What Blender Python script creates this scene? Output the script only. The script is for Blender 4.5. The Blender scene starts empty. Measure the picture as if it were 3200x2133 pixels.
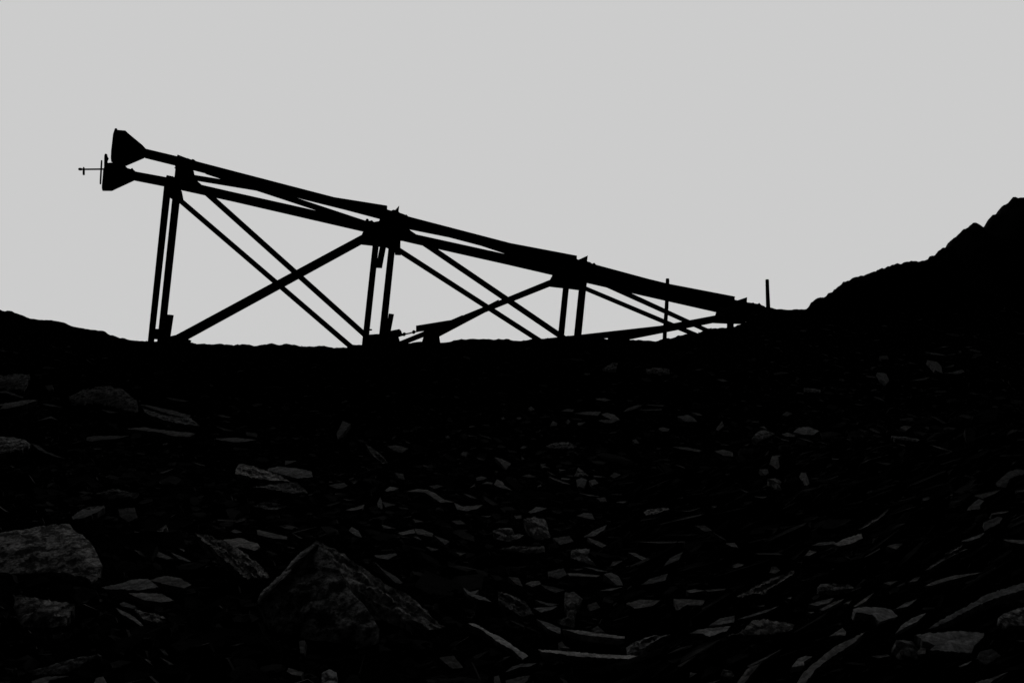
import bpy, bmesh, math, random
import numpy as np
from mathutils import Vector, Matrix, noise
from mathutils.geometry import delaunay_2d_cdt

random.seed(11)
rng = np.random.default_rng(11)
SC = bpy.context.scene
COL = SC.collection

# ------------------------------------------------------------------ camera
F = 28.0 / 36.0 * 3200.0
PITCH = math.atan((1340 - 1066.5) / F)
EYE = Vector((0, 0, 1.6))
cam_d = bpy.data.cameras.new('camera')
cam = bpy.data.objects.new('camera', cam_d)
COL.objects.link(cam)
cam.location = EYE
cam.rotation_euler = (math.pi / 2 + PITCH, 0, 0)
cam_d.lens = 28.0
cam_d.sensor_width = 36.0
cam_d.sensor_fit = 'HORIZONTAL'
cam_d.clip_start = 0.05
cam_d.clip_end = 3000
SC.camera = cam
CP, SP = math.cos(PITCH), math.sin(PITCH)


def ray(px, py):
    """direction with y = 1 through a point of the photograph"""
    cx, cy, cz = (px - 1600.0) / F, -(py - 1066.5) / F, -1.0
    y = cy * SP * -1 + CP * 1.0
    z = cy * CP + SP * 1.0
    # camera up = (0,-SP,CP), forward = (0,CP,SP)
    y = CP - cy * SP
    z = SP + cy * CP
    return Vector((cx / y, 1.0, z / y))


def at(px, py, D):
    return EYE + ray(px, py) * D


def proj(p):
    v = p - EYE
    f = v.y * CP + v.z * SP
    u = -v.y * SP + v.z * CP
    return 1600 + F * v.x / f, 1066.5 - F * u / f


# ------------------------------------------------------------------ materials
def new_mat(name):
    m = bpy.data.materials.new(name)
    m.use_nodes = True
    nt = m.node_tree
    return m, nt, nt.nodes['Principled BSDF']


def nd(nt, typ, **kw):
    n = nt.nodes.new(typ)
    for k, v in kw.items():
        if k in n.inputs:
            n.inputs[k].default_value = v
        else:
            setattr(n, k, v)
    return n


def stone_mat(name, lo, hi, scale, bump, use_obj=True, col=(.03, .03, .031), stretch=None, rough=.85, spec=.06, dist=.03, contrast=.14, grain=0.0, attr=None):
    m, nt, b = new_mat(name)
    g = nd(nt, 'ShaderNodeNewGeometry') if not use_obj else nd(nt, 'ShaderNodeTexCoord')
    src = g.outputs['Position'] if not use_obj else g.outputs['Object']
    mp = nd(nt, 'ShaderNodeMapping')
    mp.inputs['Scale'].default_value = stretch or (1, 1, 1)
    nt.links.new(src, mp.inputs['Vector'])
    n1 = nd(nt, 'ShaderNodeTexNoise', Scale=scale, Detail=9.0, Roughness=.68)
    nt.links.new(mp.outputs[0], n1.inputs['Vector'])
    mr = nd(nt, 'ShaderNodeMapRange')
    mr.inputs['From Min'].default_value = .5 - contrast
    mr.inputs['From Max'].default_value = .5 + contrast
    mr.inputs['To Min'].default_value = lo
    mr.inputs['To Max'].default_value = hi
    nt.links.new(n1.outputs['Fac'], mr.inputs['Value'])
    mul = nd(nt, 'ShaderNodeVectorMath', operation='SCALE')
    if use_obj:
        oi = nd(nt, 'ShaderNodeObjectInfo')
        nt.links.new(oi.outputs['Color'], mul.inputs[0])
    else:
        mul.inputs[0].default_value = col
    out = mr.outputs[0]
    if grain:
        n3 = nd(nt, 'ShaderNodeTexNoise', Scale=scale * 3.3, Detail=6.0, Roughness=.75)
        nt.links.new(mp.outputs[0], n3.inputs['Vector'])
        m3 = nd(nt, 'ShaderNodeMapRange')
        m3.inputs['From Min'].default_value = .38
        m3.inputs['From Max'].default_value = .62
        m3.inputs['To Min'].default_value = 1 - grain
        m3.inputs['To Max'].default_value = 1 + grain
        nt.links.new(n3.outputs['Fac'], m3.inputs['Value'])
        mm = nd(nt, 'ShaderNodeMath', operation='MULTIPLY')
        nt.links.new(out, mm.inputs[0])
        nt.links.new(m3.outputs[0], mm.inputs[1])
        out = mm.outputs[0]
    if attr:
        at_ = nd(nt, 'ShaderNodeAttribute', attribute_name=attr)
        mm = nd(nt, 'ShaderNodeMath', operation='MULTIPLY')
        nt.links.new(out, mm.inputs[0])
        nt.links.new(at_.outputs['Fac'], mm.inputs[1])
        out = mm.outputs[0]
    nt.links.new(out, mul.inputs['Scale'])
    nt.links.new(mul.outputs[0], b.inputs['Base Color'])
    b.inputs['Roughness'].default_value = rough
    b.inputs['Specular IOR Level'].default_value = spec
    n2 = nd(nt, 'ShaderNodeTexNoise', Scale=scale * 2.6, Detail=8.0, Roughness=.7)
    nt.links.new(mp.outputs[0], n2.inputs['Vector'])
    bp = nd(nt, 'ShaderNodeBump', Strength=bump, Distance=dist)
    nt.links.new(n2.outputs['Fac'], bp.inputs['Height'])
    nt.links.new(bp.outputs[0], b.inputs['Normal'])
    return m


M_SLATE = stone_mat('cleaved_slate', .5, 1.25, 9.0, .6, contrast=.11, grain=.45)
M_MOTTLE = stone_mat('mottled_slate', .10, 1.55, 8.5, .4, contrast=.055, grain=.85)  # lichen speckle plus lit patches of the rock put into the colour
M_SPLIT = stone_mat('splintered_slate', .2, 1.6, 9.0, .55, contrast=.08, grain=.8)
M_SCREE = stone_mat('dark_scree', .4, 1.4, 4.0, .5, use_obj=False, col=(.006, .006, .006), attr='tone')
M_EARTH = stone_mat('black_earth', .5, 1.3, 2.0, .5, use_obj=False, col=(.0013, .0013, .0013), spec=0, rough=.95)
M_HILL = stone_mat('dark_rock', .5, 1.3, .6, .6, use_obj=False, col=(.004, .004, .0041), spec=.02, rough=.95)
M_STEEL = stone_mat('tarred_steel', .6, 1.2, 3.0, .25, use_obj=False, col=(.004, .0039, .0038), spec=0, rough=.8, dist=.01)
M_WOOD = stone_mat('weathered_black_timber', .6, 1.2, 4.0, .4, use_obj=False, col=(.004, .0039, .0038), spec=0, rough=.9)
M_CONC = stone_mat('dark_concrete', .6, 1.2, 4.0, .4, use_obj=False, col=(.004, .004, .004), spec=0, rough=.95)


# ------------------------------------------------------------------ object helpers
def tag(o, label=None, cat=None, group=None, kind=None):
    if label: o['label'] = label
    if cat: o['category'] = cat
    if group: o['group'] = group
    if kind: o['kind'] = kind
    return o


def empty(name, loc):
    o = bpy.data.objects.new(name, None)
    COL.objects.link(o)
    o.location = loc
    return o


def mesh_obj(name, verts, faces, mat, parent=None, smooth=False, fix=True):
    me = bpy.data.meshes.new(name)
    me.from_pydata([tuple(v) for v in verts], [], [tuple(f) for f in faces])
    me.update()
    if fix:
        bm = bmesh.new()
        bm.from_mesh(me)
        bmesh.ops.recalc_face_normals(bm, faces=bm.faces)
        bm.to_mesh(me)
        bm.free()
    if smooth:
        for p in me.polygons: p.use_smooth = True
    me.materials.append(mat)
    o = bpy.data.objects.new(name, me)
    COL.objects.link(o)
    if parent is not None:
        o.parent = parent
        o.matrix_parent_inverse = Matrix.Translation(-Vector(parent.location)) if parent.type == 'EMPTY' else Matrix.Identity(4)
    return o


class MB:
    """collects shapes and links them as one mesh object"""
    def __init__(self):
        self.v, self.f = [], []

    def loft(self, a, b):
        """closed solid between two polygons with the same number of corners"""
        n, k = len(a), len(self.v)
        self.v += list(a) + list(b)
        self.f.append(tuple(k + i for i in range(n)))
        self.f.append(tuple(k + n + i for i in reversed(range(n))))
        for i in range(n):
            j = (i + 1) % n
            self.f.append((k + i, k + j, k + n + j, k + n + i))
        return self

    def prism(self, pts, D, depth):
        """outline in photo coordinates standing at distance D, depth metres thick"""
        Ds = D if isinstance(D, (list, tuple)) else [D] * len(pts)
        a = [at(x, y, d) for (x, y), d in zip(pts, Ds)]
        b = [p + Vector((0, depth, 0)) for p in a]
        return self.loft(a, b)

    def girder(self, a0, a1, b0, b1, D0, D1, depth, fl=.14, web=.25):
        """H-section member: edge a (a0->a1) and edge b (b0->b1)"""
        # the far side of a deep member shows beside its near side: keep the whole member to the seen width
        def inset(a, b, D, o0, o1):
            dx, dy = o1[0] - o0[0], o1[1] - o0[1]
            L = math.hypot(dx, dy)
            nx_, ny_ = -dy / L, dx / L
            w = (b[0] - a[0]) * nx_ + (b[1] - a[1]) * ny_
            if w < 0: nx_, ny_, w = -nx_, -ny_, -w
            s = ((1600 - a[0]) * nx_ + (1340 - a[1]) * ny_) * depth / D
            s = max(-.7 * w, min(.7 * w, s))
            if s > 0: b = (b[0] - s * nx_, b[1] - s * ny_)
            else: a = (a[0] - s * nx_, a[1] - s * ny_)
            return a, b
        (a0, b0), (a1, b1) = inset(a0, b0, D0, a0, a1), inset(a1, b1, D1, a0, a1)
        A0, A1, B0, B1 = at(*a0, D0), at(*a1, D1), at(*b0, D0), at(*b1, D1)
        dv = Vector((0, depth, 0))

        def box(p0, p1, q0, q1, off, dep):
            o, e = Vector((0, off, 0)), Vector((0, dep, 0))
            self.loft([p0 + o, p1 + o, q1 + o, q0 + o], [p0 + o + e, p1 + o + e, q1 + o + e, q0 + o + e])
        L = lambda p, q, t: p + (q - p) * t
        box(A0, A1, L(A0, B0, fl), L(A1, B1, fl), 0, depth)
        box(L(A0, B0, 1 - fl), L(A1, B1, 1 - fl), B0, B1, 0, depth)
        w = depth * web
        box(L(A0, B0, fl), L(A1, B1, fl), L(A0, B0, 1 - fl), L(A1, B1, 1 - fl), (depth - w) / 2, w)
        return self

    def tube(self, pts, rad, seg=14):
        """round bar through points with a radius each"""
        k = len(self.v)
        n = len(pts)
        for i, p in enumerate(pts):
            d = (pts[min(i + 1, n - 1)] - pts[max(i - 1, 0)]).normalized()
            s = d.orthogonal().normalized() if abs(d.y) > .9 else d.cross(Vector((0, 1, 0))).normalized()
            t = d.cross(s)
            r = rad[i] if isinstance(rad, (list, tuple)) else rad
            for q in range(seg):
                w = 2 * math.pi * q / seg
                self.v.append(p + s * (r * math.cos(w)) + t * (r * math.sin(w)))
        for i in range(n - 1):
            for q in range(seg):
                q2 = (q + 1) % seg
                self.f.append((k + i * seg + q, k + i * seg + q2, k + (i + 1) * seg + q2, k + (i + 1) * seg + q))
        self.f.append(tuple(k + q for q in range(seg)))
        self.f.append(tuple(k + (n - 1) * seg + q for q in reversed(range(seg))))
        return self

    def build(self, name, mat, parent=None):
        return mesh_obj(name, self.v, self.f, mat, parent)


# ------------------------------------------------------------------ ground
CREST = [(-900, 900), (-300, 940), (0, 968), (12, 971), (33, 968), (45, 977), (70, 982), (82, 990), (110, 996), (135, 999), (190, 1003),
         (215, 1014), (235, 1022), (270, 1027), (325, 1035), (345, 1046), (375, 1054), (420, 1062), (445, 1063), (462, 1065), (578, 1067),
         (603, 1070), (640, 1076), (690, 1072), (735, 1078), (757, 1073), (795, 1079), (845, 1073), (875, 1079), (895, 1073), (915, 1077),
         (955, 1082), (1000, 1078), (1030, 1084), (1085, 1085), (1100, 1074), (1138, 1075), (1248, 1068), (1281, 1071), (1316, 1067),
         (1378, 1070), (1400, 1068), (1440, 1060), (1470, 1058), (1520, 1060), (1585, 1059), (1620, 1064), (1690, 1057), (1750, 1054),
         (1800, 1048), (1850, 1054), (1965, 1063), (2010, 1062), (2055, 1064), (2070, 1058), (2100, 1054), (2120, 1048), (2142, 1044),
         (2175, 1039), (2188, 1037), (2209, 1025), (2240, 1024), (2271, 1022), (2300, 1019), (2340, 1001), (2391, 960), (2404, 961),
         (2460, 968), (2525, 963), (2600, 955), (2900, 930), (3200, 900), (3600, 870), (4300, 850)]
ca = [ray(x, y).x for x, y in CREST]
ce = [ray(x, y).z for x, y in CREST]
YC = 27.0
PROF_Y = [-80, -10, 0, 3, 5, 8, 12, 16, 20, 23.5, 27]
PROF_Z = [-2.0, -.3, 0, .03, .14, .30, .52, .95, 1.65, 2.75, 4.42]
E0 = (4.42 - 1.6) / YC


def smooth(t):
    t = np.clip(t, 0, 1)
    return t * t * (3 - 2 * t)


_ys = np.linspace(-80, 27, 400)
_zs = np.interp(_ys, PROF_Y, PROF_Z)
for _ in range(20):
    _zs[1:-1] = (_zs[:-2] + 2 * _zs[1:-1] + _zs[2:]) / 4


def fbm(x, y, s, o=4):
    return noise.fractal(Vector((x * s, y * s, 3.7)), .8, 2.1, o)


def ground0(x, y):
    """smooth height of the slope"""
    yy = max(y, 3.0)
    a = x / yy if y < YC else x / y
    a = max(-1.3, min(1.3, a))
    dz = (float(np.interp(a, ca, ce)) - E0) * YC
    if y <= YC:
        w = float(smooth((y - 7) / (YC - 7)))
        # broad bank on the right that carries the long diagonal slates
        bank = .45 * float(smooth((a - .12) / .5)) * float(smooth((y - 2.5) / 5)) * (1 - w)
        return float(np.interp(y, _ys, _zs)) + dz * w + bank
    t = y - YC
    return 4.42 + dz - .16 * t - .004 * min(t, 60) ** 2 - max(0, t - 60) * .35


def ground(x, y):
    n = 1.0 if y < YC - 1.5 else .22
    return ground0(x, y) + (.035 * fbm(x, y, 5.0, 3) if 22 < y < 29 else 0) + n * (.07 * fbm(x, y, .55) + .035 * fbm(x + 9, y, 2.2)) - n * .02


def axis(parts):
    out = []
    for a, b, s in parts:
        out += list(np.arange(a, b, s))
    return out


xs = axis([(-420, -60, 30), (-60, -24, 1.5), (-24, 24, .085), (24, 60, 1.5), (60, 421, 30)])
ysA = axis([(-60, 2, 1.5), (2, 13, .16), (13, 26, .22), (26, 27, .1), (27, 29, .2), (29, 45, 1.0), (45, 120, 6), (120, 421, 40)])
gv = []
for y in ysA:
    for x in xs:
        gv.append((x, y, ground(x, y)))
nx = len(xs)
gf = [(j * nx + i, j * nx + i + 1, (j + 1) * nx + i + 1, (j + 1) * nx + i) for j in range(len(ysA) - 1) for i in range(nx - 1)]
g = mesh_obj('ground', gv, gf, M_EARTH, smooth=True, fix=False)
g['kind'] = 'structure'


def hit(px, py):
    """where the sight line meets the slope"""
    r = ray(px, py)
    lo = None
    y = 2.0
    while y < 60:
        p = EYE + r * y
        if p.z < ground0(p.x, p.y):
            a, b = y - .25, y
            for _ in range(14):
                m = (a + b) / 2
                q = EYE + r * m
                if q.z < ground0(q.x, q.y): b = m
                else: a = m
            return EYE + r * b
        y += .25
    return EYE + r * 26


# hill to the right, its ridge well behind the crest
HILL = [(2330, 1060), (2440, 1010), (2500, 985), (2526, 959), (2536, 945), (2546, 935), (2556, 929.5), (2567, 929), (2582, 924), (2589, 916), (2601, 912.5), (2606, 904), (2618, 896), (2628, 889),
        (2635, 881), (2645, 877), (2653, 876), (2661, 869), (2672, 865), (2689, 861), (2699, 860), (2718, 852), (2735, 847.6), (2755, 839),
        (2767, 838), (2777, 831.6), (2789, 825), (2805, 822), (2815, 825), (2827, 819), (2839, 816), (2857, 815), (2869, 816), (2886, 813.6),
        (2899, 809), (2905, 801), (2913, 796.6), (2922, 795), (2930, 787), (2944, 774.5), (2958, 769), (2966, 767), (2969, 753), (2978, 745),
        (2989, 739), (2995, 729.6), (3009, 717), (3020, 711), (3041, 697), (3053, 700), (3062, 710), (3080, 711), (3083, 701), (3092, 691),
        (3094, 684), (3100, 673), (3119, 667), (3124, 660), (3130, 646), (3153, 631), (3165, 617), (3175, 620), (3194, 616), (3215, 614),
        (3260, 600), (3330, 570), (3420, 540), (3600, 500), (3900, 480), (4300, 470)]
HD = 58.0
hx = [at(x, y, HD).x for x, y in HILL]
hz = [at(x, y, HD).z for x, y in HILL]
hxs = list(np.arange(hx[0], 40, .08)) + list(np.arange(40, hx[-1], .8))
hv, hf = [], []
rows = [(-34, .80), (-27, .80), (-20, .8), (-14, .8), (-9, .8), (-6, .8), (-4, .8), (-2.5, .8), (-1.4, .8), (-.7, .75), (-.3, .5), (0, 0), (.5, .5), (2, .6), (6, .6), (15, .6), (30, .6)]
for t, s in rows:
    for x in hxs:
        # the lumps of the ridge die out away from it
        k = min(1.0, abs(t) / 8)
        w = 6 * k * k
        zr = float(np.mean([np.interp(x + q * w, hx, hz) for q in (-1, -.5, 0, .5, 1)])) if k > 0 else float(np.interp(x, hx, hz))
        n = min(1.0, abs(t) / 2.5)
        hv.append((x, HD + t, zr + .06 * fbm(x, t, 2.0) + .05 * fbm(x + 40, t, 3.5, 2) - abs(t) * s + n * (1.1 * fbm(x, t, .18) + .35 * fbm(x, t, .7))))
nh = len(hxs)
hf = [(j * nh + i, j * nh + i + 1, (j + 1) * nh + i + 1, (j + 1) * nh + i) for j in range(len(rows) - 1) for i in range(nh - 1)]
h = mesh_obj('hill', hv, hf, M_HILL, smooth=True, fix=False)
h['kind'] = 'structure'

# ------------------------------------------------------------------ trestle
DN, DF = 30.0, 32.0                      # the near and the far frame
T = empty('trestle', at(1180, 1120, 31))
tag(T, 'black steel trestle with two sloping beams, three pairs of legs and flared left ends', 'trestle')


def girder(name, *a, **k):
    return MB().girder(*a, **k).build(name, M_STEEL, T)


def plate(name, pts, D, depth, mat=M_STEEL, parent=None):
    return MB().prism(pts, D, depth).build(name, mat, parent or T)


# sloping beams
NB = [(440, 461, 492), (553, 488, 520), (720, 531.5, 563), (939, 588.5, 622), (1072, 623, 655), (1276, 676, 709), (1633, 769, 803), (1864, 827, 862), (2027, 871, 905), (2400, 961, 992)]
FB = [(408, 533, 563), (517, 553, 584.5), (627, 576.6, 608.5), (720, 598, 629), (980, 656, 689), (1134, 690.5, 724.5), (1300, 732, 763.5), (1578, 793, 826), (1725, 826, 860), (1834, 851, 885), (2260, 950, 981)]


def beam(tab, D, dep):
    m = MB()
    for (x0, t0, b0), (x1, t1, b1) in zip(tab[:-1], tab[1:]):
        m.girder((x0, t0), (x1, t1), (x0, b0), (x1, b1), D, D, dep)
    return m.build('beam', M_STEEL, T)


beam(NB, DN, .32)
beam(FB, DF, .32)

# flared ends: four-sided hoods widening away from the beams
def flare(front, back, D0, D1):
    return MB().loft([at(x, y, D0) for x, y in front], [at(x, y, D1) for x, y in back]).build('flared_end', M_STEEL, T)


flare([(456, 465), (445, 453), (399, 415), (392, 408), (367, 406), (365, 401), (359, 401), (353, 419), (350, 446), (347, 471), (346, 493), (347.5, 506), (392, 513), (452, 492)],
      [(452, 470), (446, 462), (402, 428), (396, 422), (374, 420), (372, 415), (366, 415), (362, 430), (360, 452), (358, 474), (358, 493), (360, 512), (394, 519), (450, 495)], DN - .12, DN + .45)
flare([(423, 535), (417, 530), (415, 526), (412, 525), (408, 528), (398, 525), (393, 519), (352, 508), (335, 509), (327, 514), (322, 533), (320, 560), (318, 580), (318, 588), (321, 590), (349, 589), (419, 562)],
      [(423, 540), (420, 536), (417, 533), (414, 532), (410, 533), (400, 530), (395, 526), (358, 518), (346, 518), (338, 522), (333, 540), (331, 566), (327, 586), (320, 596), (323, 597), (350, 597), (419, 565)], DF - .12, DF + .3)
plate('lever', [(327, 482), (329, 480), (333, 481), (334.5, 489), (338, 494), (334, 504), (335, 511), (325, 520), (325.5, 489)], DF - .25, .06)
mw = MB()
cc = at(315.7, 538.5, DF - .2)
R = 36.5 * DF / F
wr = Vector((-.46, .89, 0))
ringp = [cc + wr * (R * math.sin(w)) + Vector((0, 0, R * math.cos(w))) for w in np.linspace(0, 2 * math.pi, 33)]
mw.tube(ringp, .03, 8)
for w in (0, math.pi / 3, 2 * math.pi / 3):
    dvec = wr * (R * math.sin(w)) + Vector((0, 0, R * math.cos(w)))
    mw.tube([cc - dvec, cc + dvec], .02, 8)
mw.build('handwheel', M_STEEL, T)
ax = DF - .2
shaft = MB().tube([at(258, 529.3, ax - .4), at(330, 528.6, ax)], 2.7 * ax / F).build('shaft', M_STEEL, T)
MB().tube([at(244.7, 528.6, ax - .45), at(247, 528.8, ax - .45), at(251, 528.8, ax - .45), at(255, 529, ax - .43), at(258, 529, ax - .4)], [.02, .05, .058, .05, .028]).build('shaft_knob', M_STEEL, shaft)
plate('crank_plate', [(259, 524), (260.5, 521), (262, 525), (262, 545), (258, 546), (258, 535)], ax - .43, .08)

# legs  (edge a = left, edge b = right)
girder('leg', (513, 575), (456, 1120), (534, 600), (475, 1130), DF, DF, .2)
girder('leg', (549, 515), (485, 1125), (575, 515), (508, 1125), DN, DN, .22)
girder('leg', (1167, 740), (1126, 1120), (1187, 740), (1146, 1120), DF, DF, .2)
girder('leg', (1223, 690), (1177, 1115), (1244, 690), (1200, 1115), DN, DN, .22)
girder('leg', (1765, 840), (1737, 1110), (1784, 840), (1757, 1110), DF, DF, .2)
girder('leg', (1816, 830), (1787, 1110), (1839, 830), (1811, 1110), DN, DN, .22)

# side braces
girder('brace', (545, 501), (1215, 1101), (545, 525.5), (1215, 1124), DN - .26, DN - .26, .16)     # panel 1, falling, near
girder('brace', (530, 587), (1140, 1109), (530, 609), (1140, 1131), DF - .2, DF - .2, .16)          # panel 1, falling, far
girder('brace', (535, 1054), (1150, 722.5), (535, 1089.5), (1150, 753.5), DF - .45, DF - .45, .2)   # panel 1, rising
girder('brace', (1230, 684), (1800, 1071), (1230, 706.5), (1800, 1093), DN - .26, DN - .26, .16)    # panel 2, falling, near
girder('brace', (1215, 751), (1765, 1105), (1215, 772), (1765, 1124), DF - .2, DF - .2, .16)        # panel 2, falling, far
girder('brace', (1236, 1071), (1735, 867), (1236, 1088), (1735, 889), DF - .45, DF - .45, .16)      # panel 2, rising, far
girder('brace', (1340, 1049), (1558, 935.5), (1340, 1069), (1562, 952), DN - .45, DN - .45, .14)    # panel 2, rising, cut short
girder('brace', (1834, 851.5), (2250, 1043.5), (1834, 871), (2250, 1058), DN - .26, DN - .26, .14)  # panel 3, falling, near
girder('brace', (1815, 887.5), (2200, 1049), (1815, 903), (2200, 1065), DF - .2, DF - .2, .14)      # panel 3, falling, far
girder('brace', (1900, 1048), (2245, 983), (1900, 1074), (2245, 1006), DF - .45, DF - .45, .14)     # panel 3, rising, far
girder('brace', (1690, 1058.8), (2060, 1017.5), (1690, 1079), (2060, 1039), DN - .45, DN - .45, .14)  # panel 3, rising, near

# plan braces lying between the two beams
girder('deck_brace', (598, 545), (1209, 642), (598, 563), (1209, 664), DF - .05, DN + .05, .12)
girder('deck_brace', (640, 523), (1140, 688.5), (640, 543.5), (1140, 708), DN + .1, DF, .1)
girder('deck_brace', (1262, 696), (1803, 798.5), (1262, 714), (1803, 822), DF - .05, DN + .05, .12)
girder('deck_brace', (1380, 710), (1725, 824), (1380, 727.5), (1725, 842), DN + .1, DF, .1)
girder('deck_brace', (1840, 838), (2297, 926), (1840, 856), (2297, 948), DF - .05, DN + .05, .12)
girder('deck_brace', (1960, 870), (2290, 965), (1960, 885), (2290, 983), DN + .1, DF, .12)

# transverse girders joining the two frames at each pair of legs
def cross(near, far, name='cross_girder'):
    m = MB()
    m.loft([at(x, y, DN - .04) for x, y in near], [at(x, y, DF + .2) for x, y in far])
    return m.build(name, M_STEEL, T)


cross([(553, 519), (604, 527), (606, 548), (552, 545)], [(543, 560), (570, 566), (576, 590), (541, 586)])
cross([(1190, 684), (1250, 690), (1251, 752), (1195, 752)], [(1176, 700), (1190, 704), (1200, 752), (1170, 752)])
cross([(1790, 806), (1836, 822), (1834, 886), (1770, 880)], [(1728, 832), (1784, 838), (1784, 890), (1745, 886)])
cross([(2296, 940), (2380, 962), (2370, 1002), (2260, 990)], [(2240, 955), (2330, 970), (2330, 1006), (2238, 985)])
cross([(1180, 1043), (1222, 1043), (1222, 1062), (1180, 1064)], [(1134, 1046), (1170, 1046), (1170, 1068), (1134, 1068)])
cross([(493, 1027), (528, 1027), (526, 1060), (490, 1060)], [(478, 1027), (492, 1027), (490, 1058), (476, 1058)])

# gussets and caps
plate('gusset', [(513, 575), (567, 596), (572, 623), (562, 636), (543, 626), (532, 619), (513, 603)], DF - .06, .05)
plate('gusset', [(604, 533), (607, 548), (616, 566), (627, 576.6), (640, 585), (600, 592), (580, 590), (581, 566), (575, 561), (548, 551), (549, 530)], DN - .05, .05)
plate('cap_plate', [(553, 488), (555, 483), (581, 493), (589, 495), (598, 499), (600, 497), (606, 498), (607, 503), (600, 515), (553, 500)], DN - .06, .44)
plate('cap_plate', [(519, 553), (521, 547), (541, 551), (545, 562), (519, 560)], DF - .06, .44)
plate('gusset', [(1134, 700), (1187, 690), (1187, 771), (1163, 767.6), (1130.5, 764), (1130.5, 733), (1134, 724.5)], DF - .08, .05)
plate('gusset', [(1187, 683), (1251, 690), (1285, 722), (1300, 732), (1290, 752), (1251, 752), (1251, 774), (1252, 797), (1234, 796), (1234, 790), (1214, 777), (1206, 773), (1187, 771), (1176, 716)], DN - .07, .05)
capB = plate('cap_plate', [(1204, 650), (1212, 655), (1223, 658), (1229, 655), (1235, 656), (1244, 659), (1250, 665), (1257, 667), (1267, 671), (1270, 670), (1276, 676), (1276, 690), (1204, 676)], DN - .06, .44)
plate('fin', [(1233, 658), (1247, 643), (1244.5, 664), (1236, 664)], DN + .1, .05, M_STEEL, capB)
plate('drop_plate', [(1188, 765), (1206, 770), (1193, 837), (1174, 836)], DN + .6, .06)
plate('gusset', [(1725.5, 845), (1790, 850), (1834, 885), (1833, 895), (1831, 910), (1808, 906), (1777, 902), (1758, 900), (1719, 895.5), (1718, 874.5), (1725.5, 861)], DN - .07, .05)
capC = plate('cap_plate', [(1795, 806), (1808, 811), (1834, 816), (1845, 819), (1851, 824), (1853, 822), (1858, 821), (1864, 828), (1864, 845), (1795, 830)], DN - .06, .44)
plate('fin', [(1806, 812), (1837, 798), (1834.5, 820), (1810, 818)], DN + .1, .05, M_STEEL, capC)
plate('gusset', [(2238, 976), (2260, 955), (2330, 960), (2330, 1012), (2272, 1011), (2230, 1009), (2235.6, 985)], DF - .08, .05)
capD = plate('cap_plate', [(2290, 937), (2334, 944), (2350, 946), (2354, 944.5), (2358, 948), (2369, 949), (2373, 946), (2377, 950), (2380, 953), (2391, 957), (2391, 975), (2290, 960)], DN - .06, .44)
plate('fin', [(2300, 939.5), (2335, 928), (2334, 948), (2304, 946)], DN + .1, .05, M_STEEL, capD)
capF = plate('cap_plate', [(1134, 691), (1143, 688), (1165, 691), (1176, 698), (1178, 712), (1134, 712)], DF - .06, .44)
for bx, by, D in [(1147.5, 686, DF), (1161, 691, DF)]:
    c = at(bx, by + 6, D + .1)
    MB().tube([c, c + Vector((0, 0, .075)), c + Vector((0, 0, .10)), c + Vector((0, 0, .115))], [.062, .062, .05, .02], 10).build('bolt', M_STEEL, capF)
c = at(1159, 1030, DN)
MB().tube([at(1150, 1030, DF - .1), at(1160, 1030, DF - .1), at(1163, 1030, DF - .1)], [.035, .035, .02], 10).build('bolt', M_STEEL, T)
# base plates and foot pieces
plate('base_plate', [(523, 982), (541.6, 984), (531.6, 1050), (520, 1085), (500, 1085)], DN - .05, .045)
plate('base_plate', [(1215, 979), (1231, 981), (1221, 1033), (1214, 1085), (1196, 1085)], DN - .05, .045)
plate('foot_arm', [(1215, 1034), (1248, 1027.6), (1253.5, 1044), (1240, 1048), (1246, 1068), (1240, 1085), (1205, 1085)], DN - .12, .5)
plate('foot_arm', [(520, 1053), (549.5, 1046), (585, 1060), (578, 1078), (520, 1085)], DN - .1, .4)
# turnbuckle rod
tb = MB().tube([at(1250, 1044.5, DN - .2), at(1263, 1044, DN - .2), at(1280, 1041, DN - .2), at(1293, 1037, DN - .2), at(1324, 1031.5, DN - .2)], 2.3 * DN / F, 8).build('tie_rod', M_STEEL, T)
for (x, y) in ((1263, 1044), (1293, 1037)):
    p = at(x, y, DN - .2)
    MB().tube([p - Vector((.055, 0, -.02)), p - Vector((.03, 0, -.01)), p + Vector((.03, 0, -.01)), p + Vector((.055, 0, -.02))], [.035, .072, .072, .035], 8).build('shackle', M_STEEL, tb)

plank = plate('plank', [(1300, 1017), (1398, 1001), (1409, 999.5), (1445, 984), (1445, 996), (1384, 1026), (1366, 1033), (1340, 1034), (1321, 1032), (1300, 1034.5)], DN - .75, .25, M_WOOD, T)
plank.name = 'plank'

# footing blocks under the trestle
f1 = MB().loft([at(x, y, DN - .8) for x, y in [(1326, 1031), (1367, 1029), (1373, 1051), (1384, 1120), (1304, 1120), (1323, 1052)]],
               [at(x, y, DN + .3) for x, y in [(1328, 1033), (1365, 1031), (1371, 1052), (1382, 1120), (1306, 1120), (1324, 1053)]]).build('footing', M_CONC)
tag(f1, 'squat dark footing block under the raised plank beside the middle legs', 'footing', 'footing blocks')
f2 = MB().loft([at(x, y, DN - .5) for x, y in [(1136, 1052), (1164, 1045), (1186, 1044), (1240, 1050), (1247, 1068), (1256, 1130), (1130, 1130)]],
               [at(x, y, DF + .7) for x, y in [(1138, 1054), (1164, 1047), (1186, 1045), (1232, 1052), (1238, 1070), (1246, 1130), (1134, 1130)]]).build('footing', M_CONC)
tag(f2, 'broad dark footing mound carrying the middle pair of trestle legs', 'footing', 'footing blocks')
f3 = MB().loft([at(x, y, DN - .5) for x, y in [(2272, 1000), (2293, 1000), (2293, 1060), (2270, 1060)]],
               [at(x, y, DF + .3) for x, y in [(2273, 1002), (2292, 1002), (2292, 1060), (2272, 1060)]]).build('footing', M_CONC)
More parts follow.
